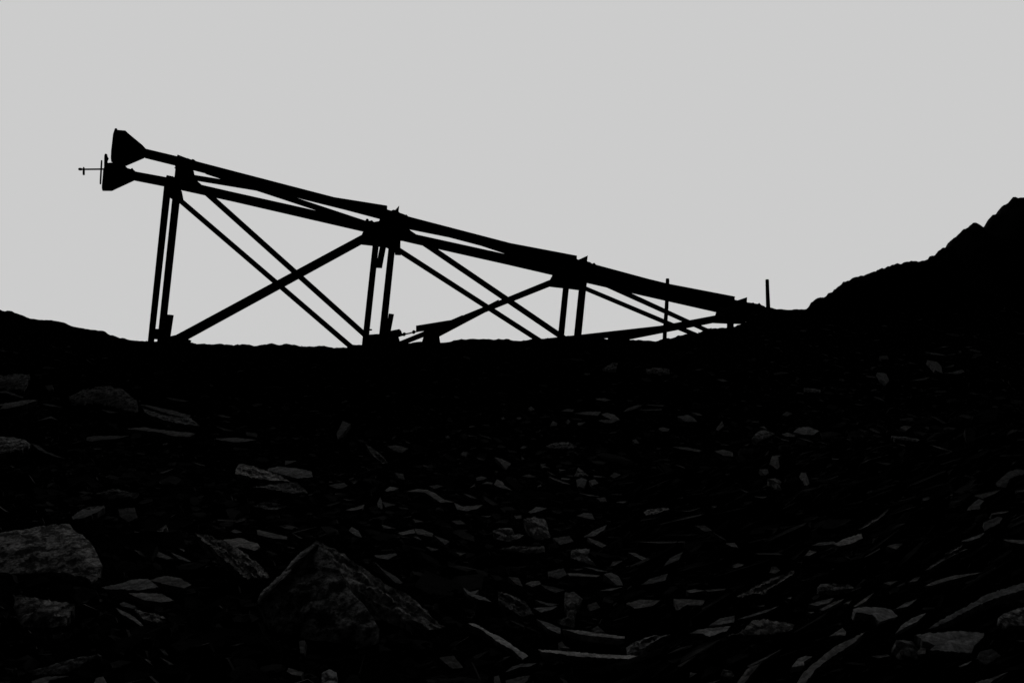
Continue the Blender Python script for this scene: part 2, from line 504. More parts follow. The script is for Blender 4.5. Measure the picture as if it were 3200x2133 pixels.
tag(f3, 'small dark footing stub under the low right end of the trestle', 'footing', 'footing blocks')


def pole(label, pts, D, rpx):
    m = MB()
    P = [at(x, y, D) for x, y in pts]
    m.tube(P, [r * D / F for r in rpx], 14)
    o = m.build('pole', M_WOOD)
    tag(o, label, 'pole', 'upright poles')
    return o


pole('slender pole rising through the right panel of the trestle and just over its beam', [(2075, 1110), (2078, 1030), (2083, 960), (2086, 882), (2086, 871.5), (2086, 870)], 28.6, [6.8, 6.4, 6.2, 5.9, 5.6, 4.2])
pole('bare upright post standing alone at the low right end of the trestle', [(2402, 1010), (2400.5, 960), (2398.5, 910), (2397.5, 876), (2397.5, 873)], 28.4, [6.8, 6.6, 5.9, 5.5, 4.8])

# ------------------------------------------------------------------ slates
REG = {'A': (0, 1050), 'B': (1050, 1050), 'C': (2100, 1050), 'D': (0, 1580), 'E': (1050, 1580), 'G': (2100, 1580)}
ZS = 1100 / 2353.0
# region, tone, kind (s slab, m mottled rock, p splintery slab), outline
STONES = r'''
A 1 m 0,280 100,250 195,255 205,275 165,320 165,365 120,355 0,365 |flat-ended rock block lying against the left edge of the picture below the ridge~the flat-ended left block
A 1 s 0,365 40,365 90,380 155,405 155,415 90,395 30,378 0,382
A 2 s 0,470 60,445 190,425 255,425 150,460 40,485 0,495
A 1 m 460,400 540,365 640,338 740,335 830,360 880,405 915,440 925,500 905,510 820,490 750,470 640,445 540,455 470,440 |hump-backed mottled boulder under the left legs of the trestle~the hump-backed boulder
A 2 s 930,455 1010,465 1130,490 1275,530 1260,545 1130,520 1020,485 |upper of two long slabs reaching right from the hump-backed boulder~the upper long left slab
A 2 p 955,480 1020,505 1130,535 1270,545 1335,597 1210,585 1090,560 965,510 |lower of two long slabs reaching right from the hump-backed boulder~the lower long left slab
A 2 s 820,617 960,608 1090,625 1310,650 1270,672 1170,668 1050,640 900,625 |long thin slab lying below the two slabs of the hump-backed boulder~the thin lowest left slab
A 1 s 580,675 640,665 860,665 780,685 640,695 600,710 578,705
A 2 s 1430,685 1560,677 1715,690 1640,705 1560,708
A 2 m 0,670 70,675 160,690 210,720 150,755 80,770 0,790
A 1 s 210,715 260,730 310,770 440,820 350,800 260,760
A 3 p 1590,855 1640,855 1760,890 1850,920 1940,970 1860,965 1740,955 1570,918 |pale broken slab with a squared left end, left of centre~the pale broken slab
A 2.3 s 1780,890 1850,870 1980,880 2085,905 2090,940 1990,950 1900,925 |blunt grey slab emerging from behind the pale broken slab~the blunt grey slab
A 1.2 p 1690,1005 1780,995 1900,980 1990,975 2060,1050 1950,1050 1850,1030
A 1.2 p 1690,1130 1760,1110 1870,1120 1970,1145 1900,1160 1780,1155
A 1.6 p 520,1165 600,1140 690,1130 705,1140 640,1165 580,1180
A 1.2 s 2290,565 2345,585 2300,640 2260,690 2250,650 |narrow upright flake standing alone in the dark slope below the middle legs~the lone upright flake
A 1.2 s 1455,525 1490,525 1550,545 1480,540
A 1 s 1110,410 1160,415 1260,432 1230,438 1150,425
A 1 s 240,568 340,533 390,562 340,548
A 1 m 2195,995 2300,978 2345,1010 2250,1018
A 1 s 1905,830 1990,832 1940,850 1905,860
A 1 s 1665,770 1715,764 1760,775 1700,778
A 1 s 1285,840 1330,850 1400,870 1330,862
A 1 s 270,450 340,455 420,475 330,467
A 1 s 680,490 790,510 730,514
A .6 s 1640,640 1720,650 1715,675 1650,665
A .7 s 1440,600 1480,610 1570,635 1500,630
A .6 m 300,330 350,325 355,350 325,365
A .6 m 640,1050 760,1020 930,1050 900,1100 720,1095
B 1.2 m 1780,220 1850,175 1885,180 1870,240 1800,245 |stubby wedge-topped rock high on the slope below the rightmost legs~the stubby wedge rock
B 1.3 m 2070,220 2130,210 2220,215 2255,248 2180,258 2080,250 |oblong mottled block high on the slope below the slender pole~the oblong high block
B 1 s 1655,248 1700,245 1695,258 1665,260
B 1.8 s 1735,415 1800,415 1835,425 1805,435 1745,425
B 1.4 s 1920,505 1950,480 2020,458 2050,460 2000,485 1940,503
B .9 s 2050,456 2200,460 2260,470 2170,471
B 1 s 2010,490 2180,484 2180,493 2080,498
B 2 s 1590,515 1680,503 1770,505 1750,530 1660,525 |level grey slab in the flake cluster on the upper middle slope~the level cluster slab
B 2.4 m 1775,520 1810,510 1860,525 1900,560 1850,560 1800,540
B 1.5 s 1690,570 1770,560 1900,557 1840,580 1730,580
B 2 s 1575,605 1620,580 1670,572 1640,592
B 1.3 s 1500,500 1540,485 1595,490 1580,505
B 1 m 1535,575 1550,555 1580,580 1560,598
B 1 m 1430,600 1450,565 1480,580 1470,610
B 1.4 s 1285,480 1305,468 1330,490 1300,500
B 1.8 s 1200,548 1225,540 1260,542 1225,558
B 1.4 s 1100,545 1120,540 1133,553 1115,558
B 1.4 s 888,602 925,597 930,605 890,609
B 1.4 s 2150,620 2180,608 2230,618 2220,635 2180,635
B 1 s 1980,695 2005,688 2030,715 2000,716
B 1.1 m 1400,735 1460,712 1560,708 1610,735 1580,752 1450,752 |low rounded slab lying alone in the middle of the slope~the low rounded slab
B 1.4 s 1228,748 1250,733 1280,735 1255,752
B 1.4 s 1240,800 1262,822 1245,822
B 1 m 830,790 850,770 885,775 865,805
B 1 s 730,670 750,663 765,680 740,683
B 1.8 s 1060,808 1110,820 1170,850 1135,888 1100,845 |kite-shaped slab with a folded edge, near the centre of the slope~the kite-shaped slab
B 1.3 p 200,720 240,745 310,800 350,850 345,880 290,830 230,780 |steep narrow slab sliding down to the right, left of centre~the steep narrow slab
B 1.1 m 340,735 400,728 485,748 440,780 390,765
B .7 s 790,395 825,412 805,414
B 1.1 s 1240,935 1290,922 1340,940 1290,942
B 1.2 s 935,945 970,935 1010,945 980,960 940,965
B 1.5 s 975,985 1010,972 1050,978 1040,990
B 2.1 s 1055,990 1075,955 1110,970 1130,1000 1180,1030 1100,1012 |fin-shaped grey slab with a peaked back near the centre~the fin-shaped slab
B 1.3 s 890,1015 930,985 925,1000
B 1.1 s 1365,855 1405,850 1385,862 1430,880 1380,880
B 1.1 s 1410,898 1470,930 1440,924
B 1.5 s 1420,935 1480,955 1570,990 1520,984 1440,952
B 2 s 1490,887 1540,893 1500,899
B 1.5 s 1505,945 1570,950 1550,960 1505,957
B 1.1 m 1590,935 1620,875 1690,930 1650,945 |roof-shaped rock with a dark hollow under it, right of centre~the roof-shaped rock
B 1.4 m 1605,960 1640,945 1680,960 1655,1015 1620,1000
B 1.5 s 1690,965 1730,955 1755,980 1715,998
B 1.5 s 1720,929 1800,940 1730,941
B .8 m 1830,935 1860,908 1905,925 1860,950
B 1.9 s 1620,1044 1680,1057 1760,1068 1700,1068
B 1.1 m 1740,1080 1800,1075 1810,1105 1770,1105
B 1.5 s 1870,1110 1900,1104 1950,1100 1920,1116
B 1 s 1345,1000 1370,990 1375,1003 1350,1008
B 2.5 s 325,1030 360,1005 420,1012 390,1030 340,1037 |small pale lozenge flake above the peak of the great boulder~the pale lozenge flake
B 2 s 470,1038 540,1020 610,1025 665,1050 640,1070 590,1042 |left end piece of a curling broken ledge in mid slope~the ledge's left piece
B 2 s 625,1062 665,1048 720,1088 800,1108 790,1130 700,1112 |middle piece of a curling broken ledge, sloping down to the right~the ledge's middle piece
B 2 s 790,1112 850,1138 980,1125 950,1150 870,1168 810,1155 |right end piece of a curling broken ledge, turned up level~the ledge's right piece
B 1.1 s 620,1000 680,992 715,1002 660,1020
B 1.4 s 850,1050 900,1062 945,1085 900,1080
B 1.5 s 275,1115 295,1075 310,1110 310,1165 280,1140
B 1.8 s 60,1160 120,1145 190,1122 175,1150 110,1165
B 1 s 310,1105 400,1125 330,1142
B 1.5 s 215,1085 240,1075 255,1086
B 1.1 s 1060,900 1085,902 1070,910
B 1 m 390,910 450,920 460,960 420,950
C 1.4 s 300,288 340,287 375,300 340,305
C 1 s 145,225 210,215 180,230
C 1.3 m 880,345 940,350 995,355 992,382 940,375 885,370 |short brick-like flake alone on the dark upper right slope~the brick-like flake
C 1.4 s 1370,240 1430,250 1455,295 1435,318 1395,285 |teardrop flake hanging point upward on the upper right slope~the teardrop flake
C 1 s 1330,207 1365,203 1345,216
C .7 s 1385,135 1440,130 1450,155 1400,155
C 1.6 s 1690,107 1760,112 1840,129 1760,126
C 1.4 s 1705,160 1770,170 1800,200 1810,248 1760,225 |left arm of a hooked pair of slabs near the right edge, under the hill~the hooked slab
C 1.1 s 1815,210 1890,188 1880,205
C 1.4 s 1815,245 1880,238 1940,222 1957,238 1910,255
C 1.2 s 1600,298 1660,284 1730,272 1680,295
C 1.3 s 1950,72 2005,69 1980,78
C 1 s 1910,100 1935,96 1935,111
C .9 s 1345,404 1390,412 1440,440 1410,431
C 1.8 s 130,507 180,516 208,530 170,528
C 1.8 s 35,535 110,525 150,550 172,572 90,570 |pointed leaf-shaped slab below the slender pole~the leaf-shaped slab
C 1.5 s 290,625 335,565 348,600 310,633 |small triangular flake pointing up, right of the leaf-shaped slab~the triangular flake
C 1.8 s 585,604 620,603 638,625
C 1.5 m 530,685 570,640 620,625 690,650 640,680 570,710 |tilted four-sided slab left of the eye-shaped flake~the tilted four-sided slab
C 1.9 s 730,655 770,643 830,660 815,672 760,668
C 2.6 s 810,640 850,608 910,605 985,632 950,658 880,658 |pale eye-shaped flake on the right half of the slope~the eye-shaped flake
C 1.2 s 735,525 765,503 805,515 770,535
C 1.2 s 840,679 900,688 950,711 890,695
C 1.2 s 970,703 1010,710 1043,724
C 1.2 s 480,727 520,716 500,733
C 1.6 s 1520,610 1550,598 1600,603 1565,632
C 1.2 m 1465,665 1530,670 1640,685 1690,725 1600,700 1490,690 |long dull slab in the middle of the dark right slope~the long dull right slab
C 1.2 s 1500,717 1550,725 1565,739
C 1.7 s 1720,724 1790,740 1880,772 1810,757
C 1.5 s 0,740 100,742 180,758 250,783 160,770 60,754
C 1.5 m 280,768 340,757 405,775 410,802 350,800
C 1.4 s 650,850 670,800 735,790 710,810 720,870 705,895 680,870 |boot-shaped upright flake in the right half of the slope~the boot-shaped flake
C 1.1 s 585,888 640,888 648,915 630,935
C 1.4 m 640,955 690,948 732,970 720,1000 740,1040 700,1030 660,985 |crumpled slab with a dark notch below the boot-shaped flake~the crumpled slab
C 1.4 s 860,912 895,910 920,985 905,993 |thumb-shaped upright flake right of the crumpled slab~the thumb-shaped flake
C 1.6 s 1030,808 1060,814 1170,821 1060,826
C 1 s 1070,770 1100,761 1090,776
C 1 s 2040,775 2060,755 2080,755
C 1.1 s 2165,980 2250,905 2300,888 2353,898 2300,935 2260,950 2225,1020 2200,1045 |big stepped slab climbing to the right edge of the picture~the big stepped slab
C 1.4 s 2015,1065 2100,1045 2200,1025 2160,1050 2080,1085
C 1.5 s 1985,1140 2050,1085 2085,1100 2050,1140 2000,1160
C 1 s 2295,1030 2353,1015 2353,1035 2310,1040
C 1.7 s 1760,1050 1820,1034 1850,1042 1800,1047
C 1.5 s 1850,1065 1860,1042 1878,1062
C 1.5 s 1660,1085 1720,1070 1722,1090 1680,1100
C 1 s 1830,925 1860,911 1845,933
C 1.3 s 265,1134 300,1134 285,1146
C .8 s 440,1014 540,1050 500,1047
C .7 s 545,1070 690,1069 600,1084
C 1 s 20,1163 110,1165 210,1140 120,1172
C 1 s 1540,1070 1560,1067 1550,1078
C 1.2 s 2265,855 2305,827 2280,857
C .7 m 1360,838 1470,850 1430,862
C .8 s 1340,894 1420,912 1380,907
D 1.6 m 0,190 90,165 240,140 370,122 460,120 520,180 600,235 660,340 690,400 640,480 610,505 530,465 360,440 200,450 130,455 0,430 |big pale mottled block jutting in from the left edge~the big left block
D 1.3 m 85,590 230,610 380,640 495,650 485,700 430,790 330,820 150,810 100,700 |rounded dull rock face in the shadow below the big left block~the rounded dull rock
D 1.8 s 680,540 790,520 900,490 990,485 1060,540 950,560 700,555 |long low slab right of the big left block~the long low slab
D 1.3 s 1000,495 1100,465 1200,480 1280,525 1230,550 1100,520
D 2 s 855,580 940,580 1080,585 1165,632 1080,642 950,625 |smooth tongue-shaped slab under the long low slab~the tongue-shaped slab
D 1.3 m 800,650 830,640 910,670 890,685 810,668
D 2.1 s 775,680 800,690 900,740 980,820 970,824 900,772 800,712 |narrow splinter falling to the right under the tongue-shaped slab~the falling splinter
D 1.7 p 900,690 980,710 1050,720 1110,750 1050,780 960,755
D 1 s 1110,800 1150,775 1165,795
D 1.7 s 1015,305 1060,305 1120,330 1170,355 1110,355 1040,335
D 1.5 s 1140,310 1210,335 1280,372 1200,357
D 1.8 s 1190,280 1230,289 1225,302
D 1.1 p 990,215 1050,165 1110,125 1115,140 1060,195
D 1.2 m 480,70 540,30 700,5 650,40 560,80 490,90
D 1.9 p 1300,180 1380,190 1490,230 1600,290 1720,380 1800,470 1790,540 1740,570 1650,490 1540,390 1450,310 1380,250 |flaking slab sloping down to the great boulder from the left~the flaking slab
D 2.2 s 1490,228 1600,213 1720,248 1740,275 1700,300 1640,280 1560,268
D 1.5 s 1540,170 1570,155 1620,175 1580,182
D 1.4 m 1715,158 1820,180 1920,205 1920,225 1820,215 1720,190
D 1.2 s 1950,178 2050,230 2000,213
D 1.5 m 1310,1105 1380,1090 1440,1115 1400,1135 1340,1130
D 1.4 m 1915,1105 1930,1080 2030,1110 2010,1135 1950,1125
D 1.7 m 2140,1183 2150,1120 2200,1090 2250,1110 2260,1183 |mottled stone cut by the bottom edge left of the great boulder's foot~the bottom mottled stone
D 1.6 s 1070,1008 1150,1050 1220,1090 1300,1152 1220,1122 1150,1072 |narrow sliver at the bottom, falling to the right~the bottom sliver
D 1.5 m 610,1183 640,1150 690,1137 735,1183
D 1 m 170,1100 300,1075 450,1030 660,985 680,1000 560,1050 430,1120 250,1130 |broad dull slab rising to the right in the bottom left corner~the broad corner slab
D 1.5 s 210,1170 300,1140 465,1135 330,1165 290,1183 210,1183
D 1 s 2000,900 2040,895 2030,980 2005,985
D .8 s 1535,935 1600,914 1650,912 1580,932
D .8 s 80,910 130,940 100,942
D 1 s 1060,950 1100,960 1130,1000 1100,992
D .8 s 0,844 60,850 100,871 40,864
D .6 m 790,20 900,10 920,80 860,105 800,70
E 1.2 s 255,368 310,420 400,470 465,530 400,512 320,442
E 3.6 s 880,785 930,785 1030,845 1110,880 1200,945 1285,1000 1250,1025 1180,960 1080,905 980,830 |bright splinter slanting down to the right at the bottom centre~the bright slanting splinter
E 3.2 s 1350,957 1440,964 1600,974 1750,987 1900,994 2160,1007 2160,1021 1950,1020 1780,1014 1600,1002 1370,971 |long bright straight splinter lying almost level at the bottom~the bright level splinter
E 2.2 s 1510,820 1620,830 1760,850 1930,870 1930,885 1780,875 1640,858 |narrow tapering slab just above the bright level splinter~the tapering slab
E 1.8 s 1340,755 1420,780 1500,815 1500,855 1420,820
E 1.5 p 1085,570 1180,600 1270,640 1330,740 1260,745 1160,690 1090,630 |rough dull rock right of the ridged slab~the rough dull rock
E 1.6 m 850,545 900,575 955,560 930,590 1000,610 1040,640 960,625 880,590
E 1.5 s 1265,520 1300,503 1360,500 1370,520 1310,540
E 1 m 1370,525 1450,540 1530,560 1470,580 1400,552
E 1.3 s 1150,470 1220,480 1250,540 1200,520
E 1.3 s 1330,625 1400,645 1490,655 1440,670 1370,650
E 1.5 s 1320,680 1400,675 1480,668 1450,690 1370,710
E 1.2 m 1530,580 1590,570 1650,620 1610,680 1590,820 1500,790 1480,760 1560,740 1525,640 |upright mottled pillar-like stone above the tapering slab~the pillar-like stone
E 1.8 s 1545,450 1640,450 1765,465 1740,475 1560,466
E 1.2 m 1415,440 1520,415 1545,460 1490,485 1420,470
E 1.4 s 1650,404 1720,414 1830,440 1750,436
E 1.5 s 1790,455 1840,445 1890,470 1920,530 1880,530
E 1.7 s 1760,565 1840,549 1920,540 1840,566
E 1.9 p 1045,170 1110,145 1170,145 1190,180 1260,195 1220,215 1150,235 1070,220 1100,195 |star-shaped jagged slab in the middle of the slope~the jagged star slab
E 1.5 m 1250,90 1320,70 1390,85 1410,120 1440,240 1340,225 1300,170 |broad speckled stone right of the jagged star slab~the broad speckled stone
E 1.9 s 1285,40 1340,5 1410,15 1360,35 1300,50
E 1.4 s 1190,65 1240,62 1240,85 1205,85
E 1.9 s 415,180 520,155 530,180 440,195
E 1.7 s 525,150 580,155 650,185 640,205 540,185
E 1.4 s 655,195 760,235 730,260
E 1.9 s 85,165 105,138 150,165 178,215 120,190 |axe-head flake just above the ridged slab~the axe-head flake
E 1.4 s 305,124 400,150 320,147
E 1.4 s 510,204 550,207 575,229
E 1.2 s 600,269 690,290 640,302
E 1.2 m 1090,290 1180,268 1395,270 1395,310 1300,320 1180,300 |level mottled bar of slate under the jagged star slab~the level mottled bar
E 1.2 s 800,310 870,314 830,332
E 1.8 s 255,330 330,325 400,315 410,325 350,355 270,345
E 1 m 770,100 830,95 870,120 810,123
E 1.4 s 1605,65 1660,45 1710,50 1730,90 1670,80
E 2 p 2020,65 2080,25 2190,10 2230,20 2160,45 2060,65 |feathered slab rising to the right, right of the centre~the feathered slab
E 1.6 s 1650,210 1720,165 1810,125 1790,160 1730,200
E 1.8 s 1680,210 1750,235 1810,262 1780,278 1710,245
E 1.1 m 1450,215 1560,200 1590,235 1500,260
E 1.4 m 1570,290 1700,285 1680,330 1740,400 1640,370 1570,345 |leaning mottled plate right of the level mottled bar~the leaning mottled plate
E 1.6 s 1950,310 2000,314 2095,360 2050,362
E 1.2 s 2190,400 2230,350 2320,305 2290,360
E 1.2 s 1830,405 1850,370 1915,365 1870,395
E 1.7 s 2040,525 2100,485 2220,450 2200,495 2100,520
E 1.6 s 1940,650 2030,625 2170,630 2120,665 2000,685
E 1.9 p 1940,945 1990,910 2100,870 2235,855 2150,890 2050,950 1945,990 |wedge slab fanning up to the right from the bright level splinter~the fanned wedge slab
E .8 m 1680,660 1740,640 1770,680 1700,700
E 1 m 1710,820 1750,800 1795,840 1730,845
E 1 m 1485,915 1510,903 1530,930 1570,950 1500,945
E 1.6 s 1130,1110 1180,1070 1240,1052 1340,1050 1300,1070 1220,1075 1160,1100 |curved rim of a stone at the bottom below the bright slanting splinter~the curved bottom rim
E 1.3 s 1055,1140 1090,1130 1120,1183 1060,1183
E 1 m 1130,1165 1230,1140 1300,1130 1280,1165 1180,1183
E .8 m 690,1010 790,1000 850,1080 780,1085 720,1040
E 1.3 s 960,67 1040,64 1020,75
E 1.2 s 510,84 590,105 530,110
G 1.7 s 10,620 120,622 220,630 200,665 100,660 50,690 30,660 |flat slab with a drooping left end above the pale wedge~the drooping flat slab
G 2.1 s 225,690 330,660 325,675 240,712
G 1.9 s 245,800 320,750 420,730 415,775 330,790
G 2.7 s 115,850 170,825 300,810 395,800 370,830 250,872 200,850 |pale thick wedge of slate right of the bottom centre~the pale wedge
G 1.8 s 440,755 560,714 720,665 640,706 500,747
G 1.2 m 360,870 460,840 530,770 620,755 720,775 820,790 800,830 680,855 500,860 |low speckled dome right of the pale wedge~the speckled dome
G 1.7 p 430,600 520,560 600,510 700,470 815,430 820,445 740,500 640,560 630,585 520,590 470,612 |ragged strip rising to the right above the speckled dome~the ragged strip
G 2 m 970,550 990,520 1060,518 1190,525 1220,548 1100,562 985,565 |level boat-shaped slab right of the ragged strip~the boat-shaped slab
G 1.7 s 95,565 150,555 220,565 120,580
G 1 s 220,560 360,549 350,560 240,572
G 2 s 380,400 440,382 485,390 430,415
G 1.6 s 650,445 665,405 695,402 722,430 690,450
G 1.4 m 935,265 980,245 1080,235 1100,250 1000,262
G 2.6 s 1080,255 1150,220 1265,183 1275,215 1200,250 1120,268 |pale stick-like slab with a square right end, rising to the right~the pale stick-like slab
G 1.7 m 885,335 920,295 970,305 920,330
G 1.4 p 1240,160 1300,110 1380,70 1455,10 1420,60 1340,120 1260,155 |thin ragged strip rising to the right above the pale stick-like slab~the upper ragged strip
G 1.4 m 1435,268 1490,252 1545,250 1500,290
G 1.8 s 360,250 420,245 445,280 400,272
G 1 m 150,130 220,130 270,165 220,170
G 1 s 270,173 380,235 340,222
G 1.9 s 915,655 1000,630 1085,612 1050,645 970,665
G 1.7 s 985,690 1080,640 1150,620 1100,655 1010,700
G 1.6 s 1140,655 1205,625 1180,655
G 1.8 s 1213,670 1280,622 1350,578 1300,632 1225,674
G 2.4 s 1210,690 1280,672 1400,678 1460,690 1510,735 1440,755 1390,775 1340,725 1230,710 |pale arched slab with a drooping right end, lower right~the pale arched slab
G 2 s 1490,690 1560,645 1640,620 1580,670 1480,690
G 2.1 s 1490,855 1530,800 1600,750 1700,712 1640,770 1550,815 |knife-shaped slab rising to the right of the pale arched slab~the knife-shaped slab
G 2.1 s 1690,535 1760,500 1880,465 2075,440 2000,460 1850,496 1740,531 |long thin blade lying along the bank above the edge slab~the long thin blade
G 1.8 s 1700,825 1800,760 1950,680 2100,590 2353,485 2353,540 2200,600 2050,660 1900,740 1760,810 |longest sloping slab, running up to the right edge of the picture~the longest edge slab
G 1.4 m 2210,602 2260,575 2353,545 2353,645 2300,640
G 1.7 m 2180,745 2260,700 2353,652 2353,795 2230,805 2190,780 |blocky mottled rock cut by the right edge, below the longest sloping slab~the right edge rock
G 2.0 s 1620,860 1700,850 1800,845 1930,832 2085,845 2080,880 2020,930 2000,980 1800,968 1720,960 1760,930 1690,905 |broad flat pale plate in the bottom right corner~the broad flat plate
G 1.4 m 1640,970 1660,945 1700,950 1695,985 1650,995
G 2 s 800,1183 880,1110 1000,1010 1100,930 1300,835 1220,910 1080,1000 960,1090 850,1183 |great curved blade rising from the bottom edge, lower right~the great curved blade
G 2.1 s 800,1075 840,1020 890,1000 940,1005 880,1040 885,1062 |short hooked flake just left of the great curved blade~the short hooked flake
G 1.5 s 390,1183 500,1090 600,1040 560,1090 440,1183 |dull blade rising from the bottom edge left of the great curved one~the dull blade
G 1.2 s 500,1068 620,1010 740,950 640,1012 520,1077
G 1.7 s 1050,870 1140,812 1165,840 1160,865 1100,862
G 1.7 s 1915,1070 1960,1050 2010,1030 1980,1055 1930,1075
G 1.6 p 1820,320 1890,270 1945,250 1930,280 1860,315
G 2 s 1935,235 2000,210 2090,178 2060,210 1980,235
G 1.6 p 1690,430 1770,370 1860,320 1980,285 1900,320 1800,370 1720,425 |ragged strip climbing the right bank above the long thin blade~the bank strip
G 1.2 m 2085,110 2180,68 2210,80 2190,115 2090,165
G 1.6 s 2135,50 2200,37 2255,35 2220,48 2145,56
G 1.5 s 2210,225 2290,225 2353,235 2353,262 2280,245
G 1 s 1985,5 2060,0 2060,20 2000,25
G 1.3 s 2030,1175 2130,1150 2250,1105 2150,1162 2060,1183
G 1.4 m 1410,515 1450,505 1510,500 1460,528
G 1.2 m 1580,510 1620,480 1660,470 1640,500
G 1 m 120,1110 200,1120 160,1150 130,1140
G 1.4 m 320,1130 340,1090 400,1100 415,1135 380,1155 |small knobbly stone at the bottom edge right of the long bright splinter~the knobbly bottom stone
G 1 s 1330,1004 1440,989 1460,1000 1380,1016
G 1.6 s 905,707 955,707 930,717
G 1.6 s 530,664 620,662 610,674
G 1.6 s 770,615 800,604 795,621
G 1.5 s 2300,899 2353,892 2353,911
G .7 m 1500,890 1600,900 1650,960 1640,1020 1560,1000 1500,930
G .7 m 2060,970 2140,950 2200,1000 2100,1060 2040,1020
'''

PLANES = {}
TONE = 0.105          # albedo of a stone of tone 1


def refine(pts, step, jit):
    out = []
    n = len(pts)
    for i in range(n):
        (x0, y0), (x1, y1) = pts[i], pts[(i + 1) % n]
        L = math.hypot(x1 - x0, y1 - y0)
        nxv, nyv = -(y1 - y0) / max(L, 1e-6), (x1 - x0) / max(L, 1e-6)
        d = 0.0
        while d < L:
            t = d / L
            s = jit * (random.random() * 2 - 1) * (0.3 if d == 0 else 1)
            out.append((x0 + (x1 - x0) * t + nxv * s, y0 + (y1 - y0) * t + nyv * s))
            d += step * random.choice((.7, 1.0, 1.6, 2.6))
            if L - d < step * .5: break
    return out


def inside(pts, x, y):
    c = False
    j = len(pts) - 1
    for i in range(len(pts)):
        xi, yi = pts[i]
        xj, yj = pts[j]
        if (yi > y) != (yj > y) and x < (xj - xi) * (y - yi) / (yj - yi) + xi:
            c = not c
        j = i
    return c


def pca(pts):
    P = np.array(pts)
    c = P.mean(0)
    w, v = np.linalg.eigh(np.cov((P - c).T))
    return c, v[:, 1], math.sqrt(max(w[1], 1e-6)) / math.sqrt(max(w[0], 1e-6))


def area(pts):
    return abs(sum(pts[i][0] * pts[(i + 1) % len(pts)][1] - pts[(i + 1) % len(pts)][0] * pts[i][1] for i in range(len(pts)))) / 2


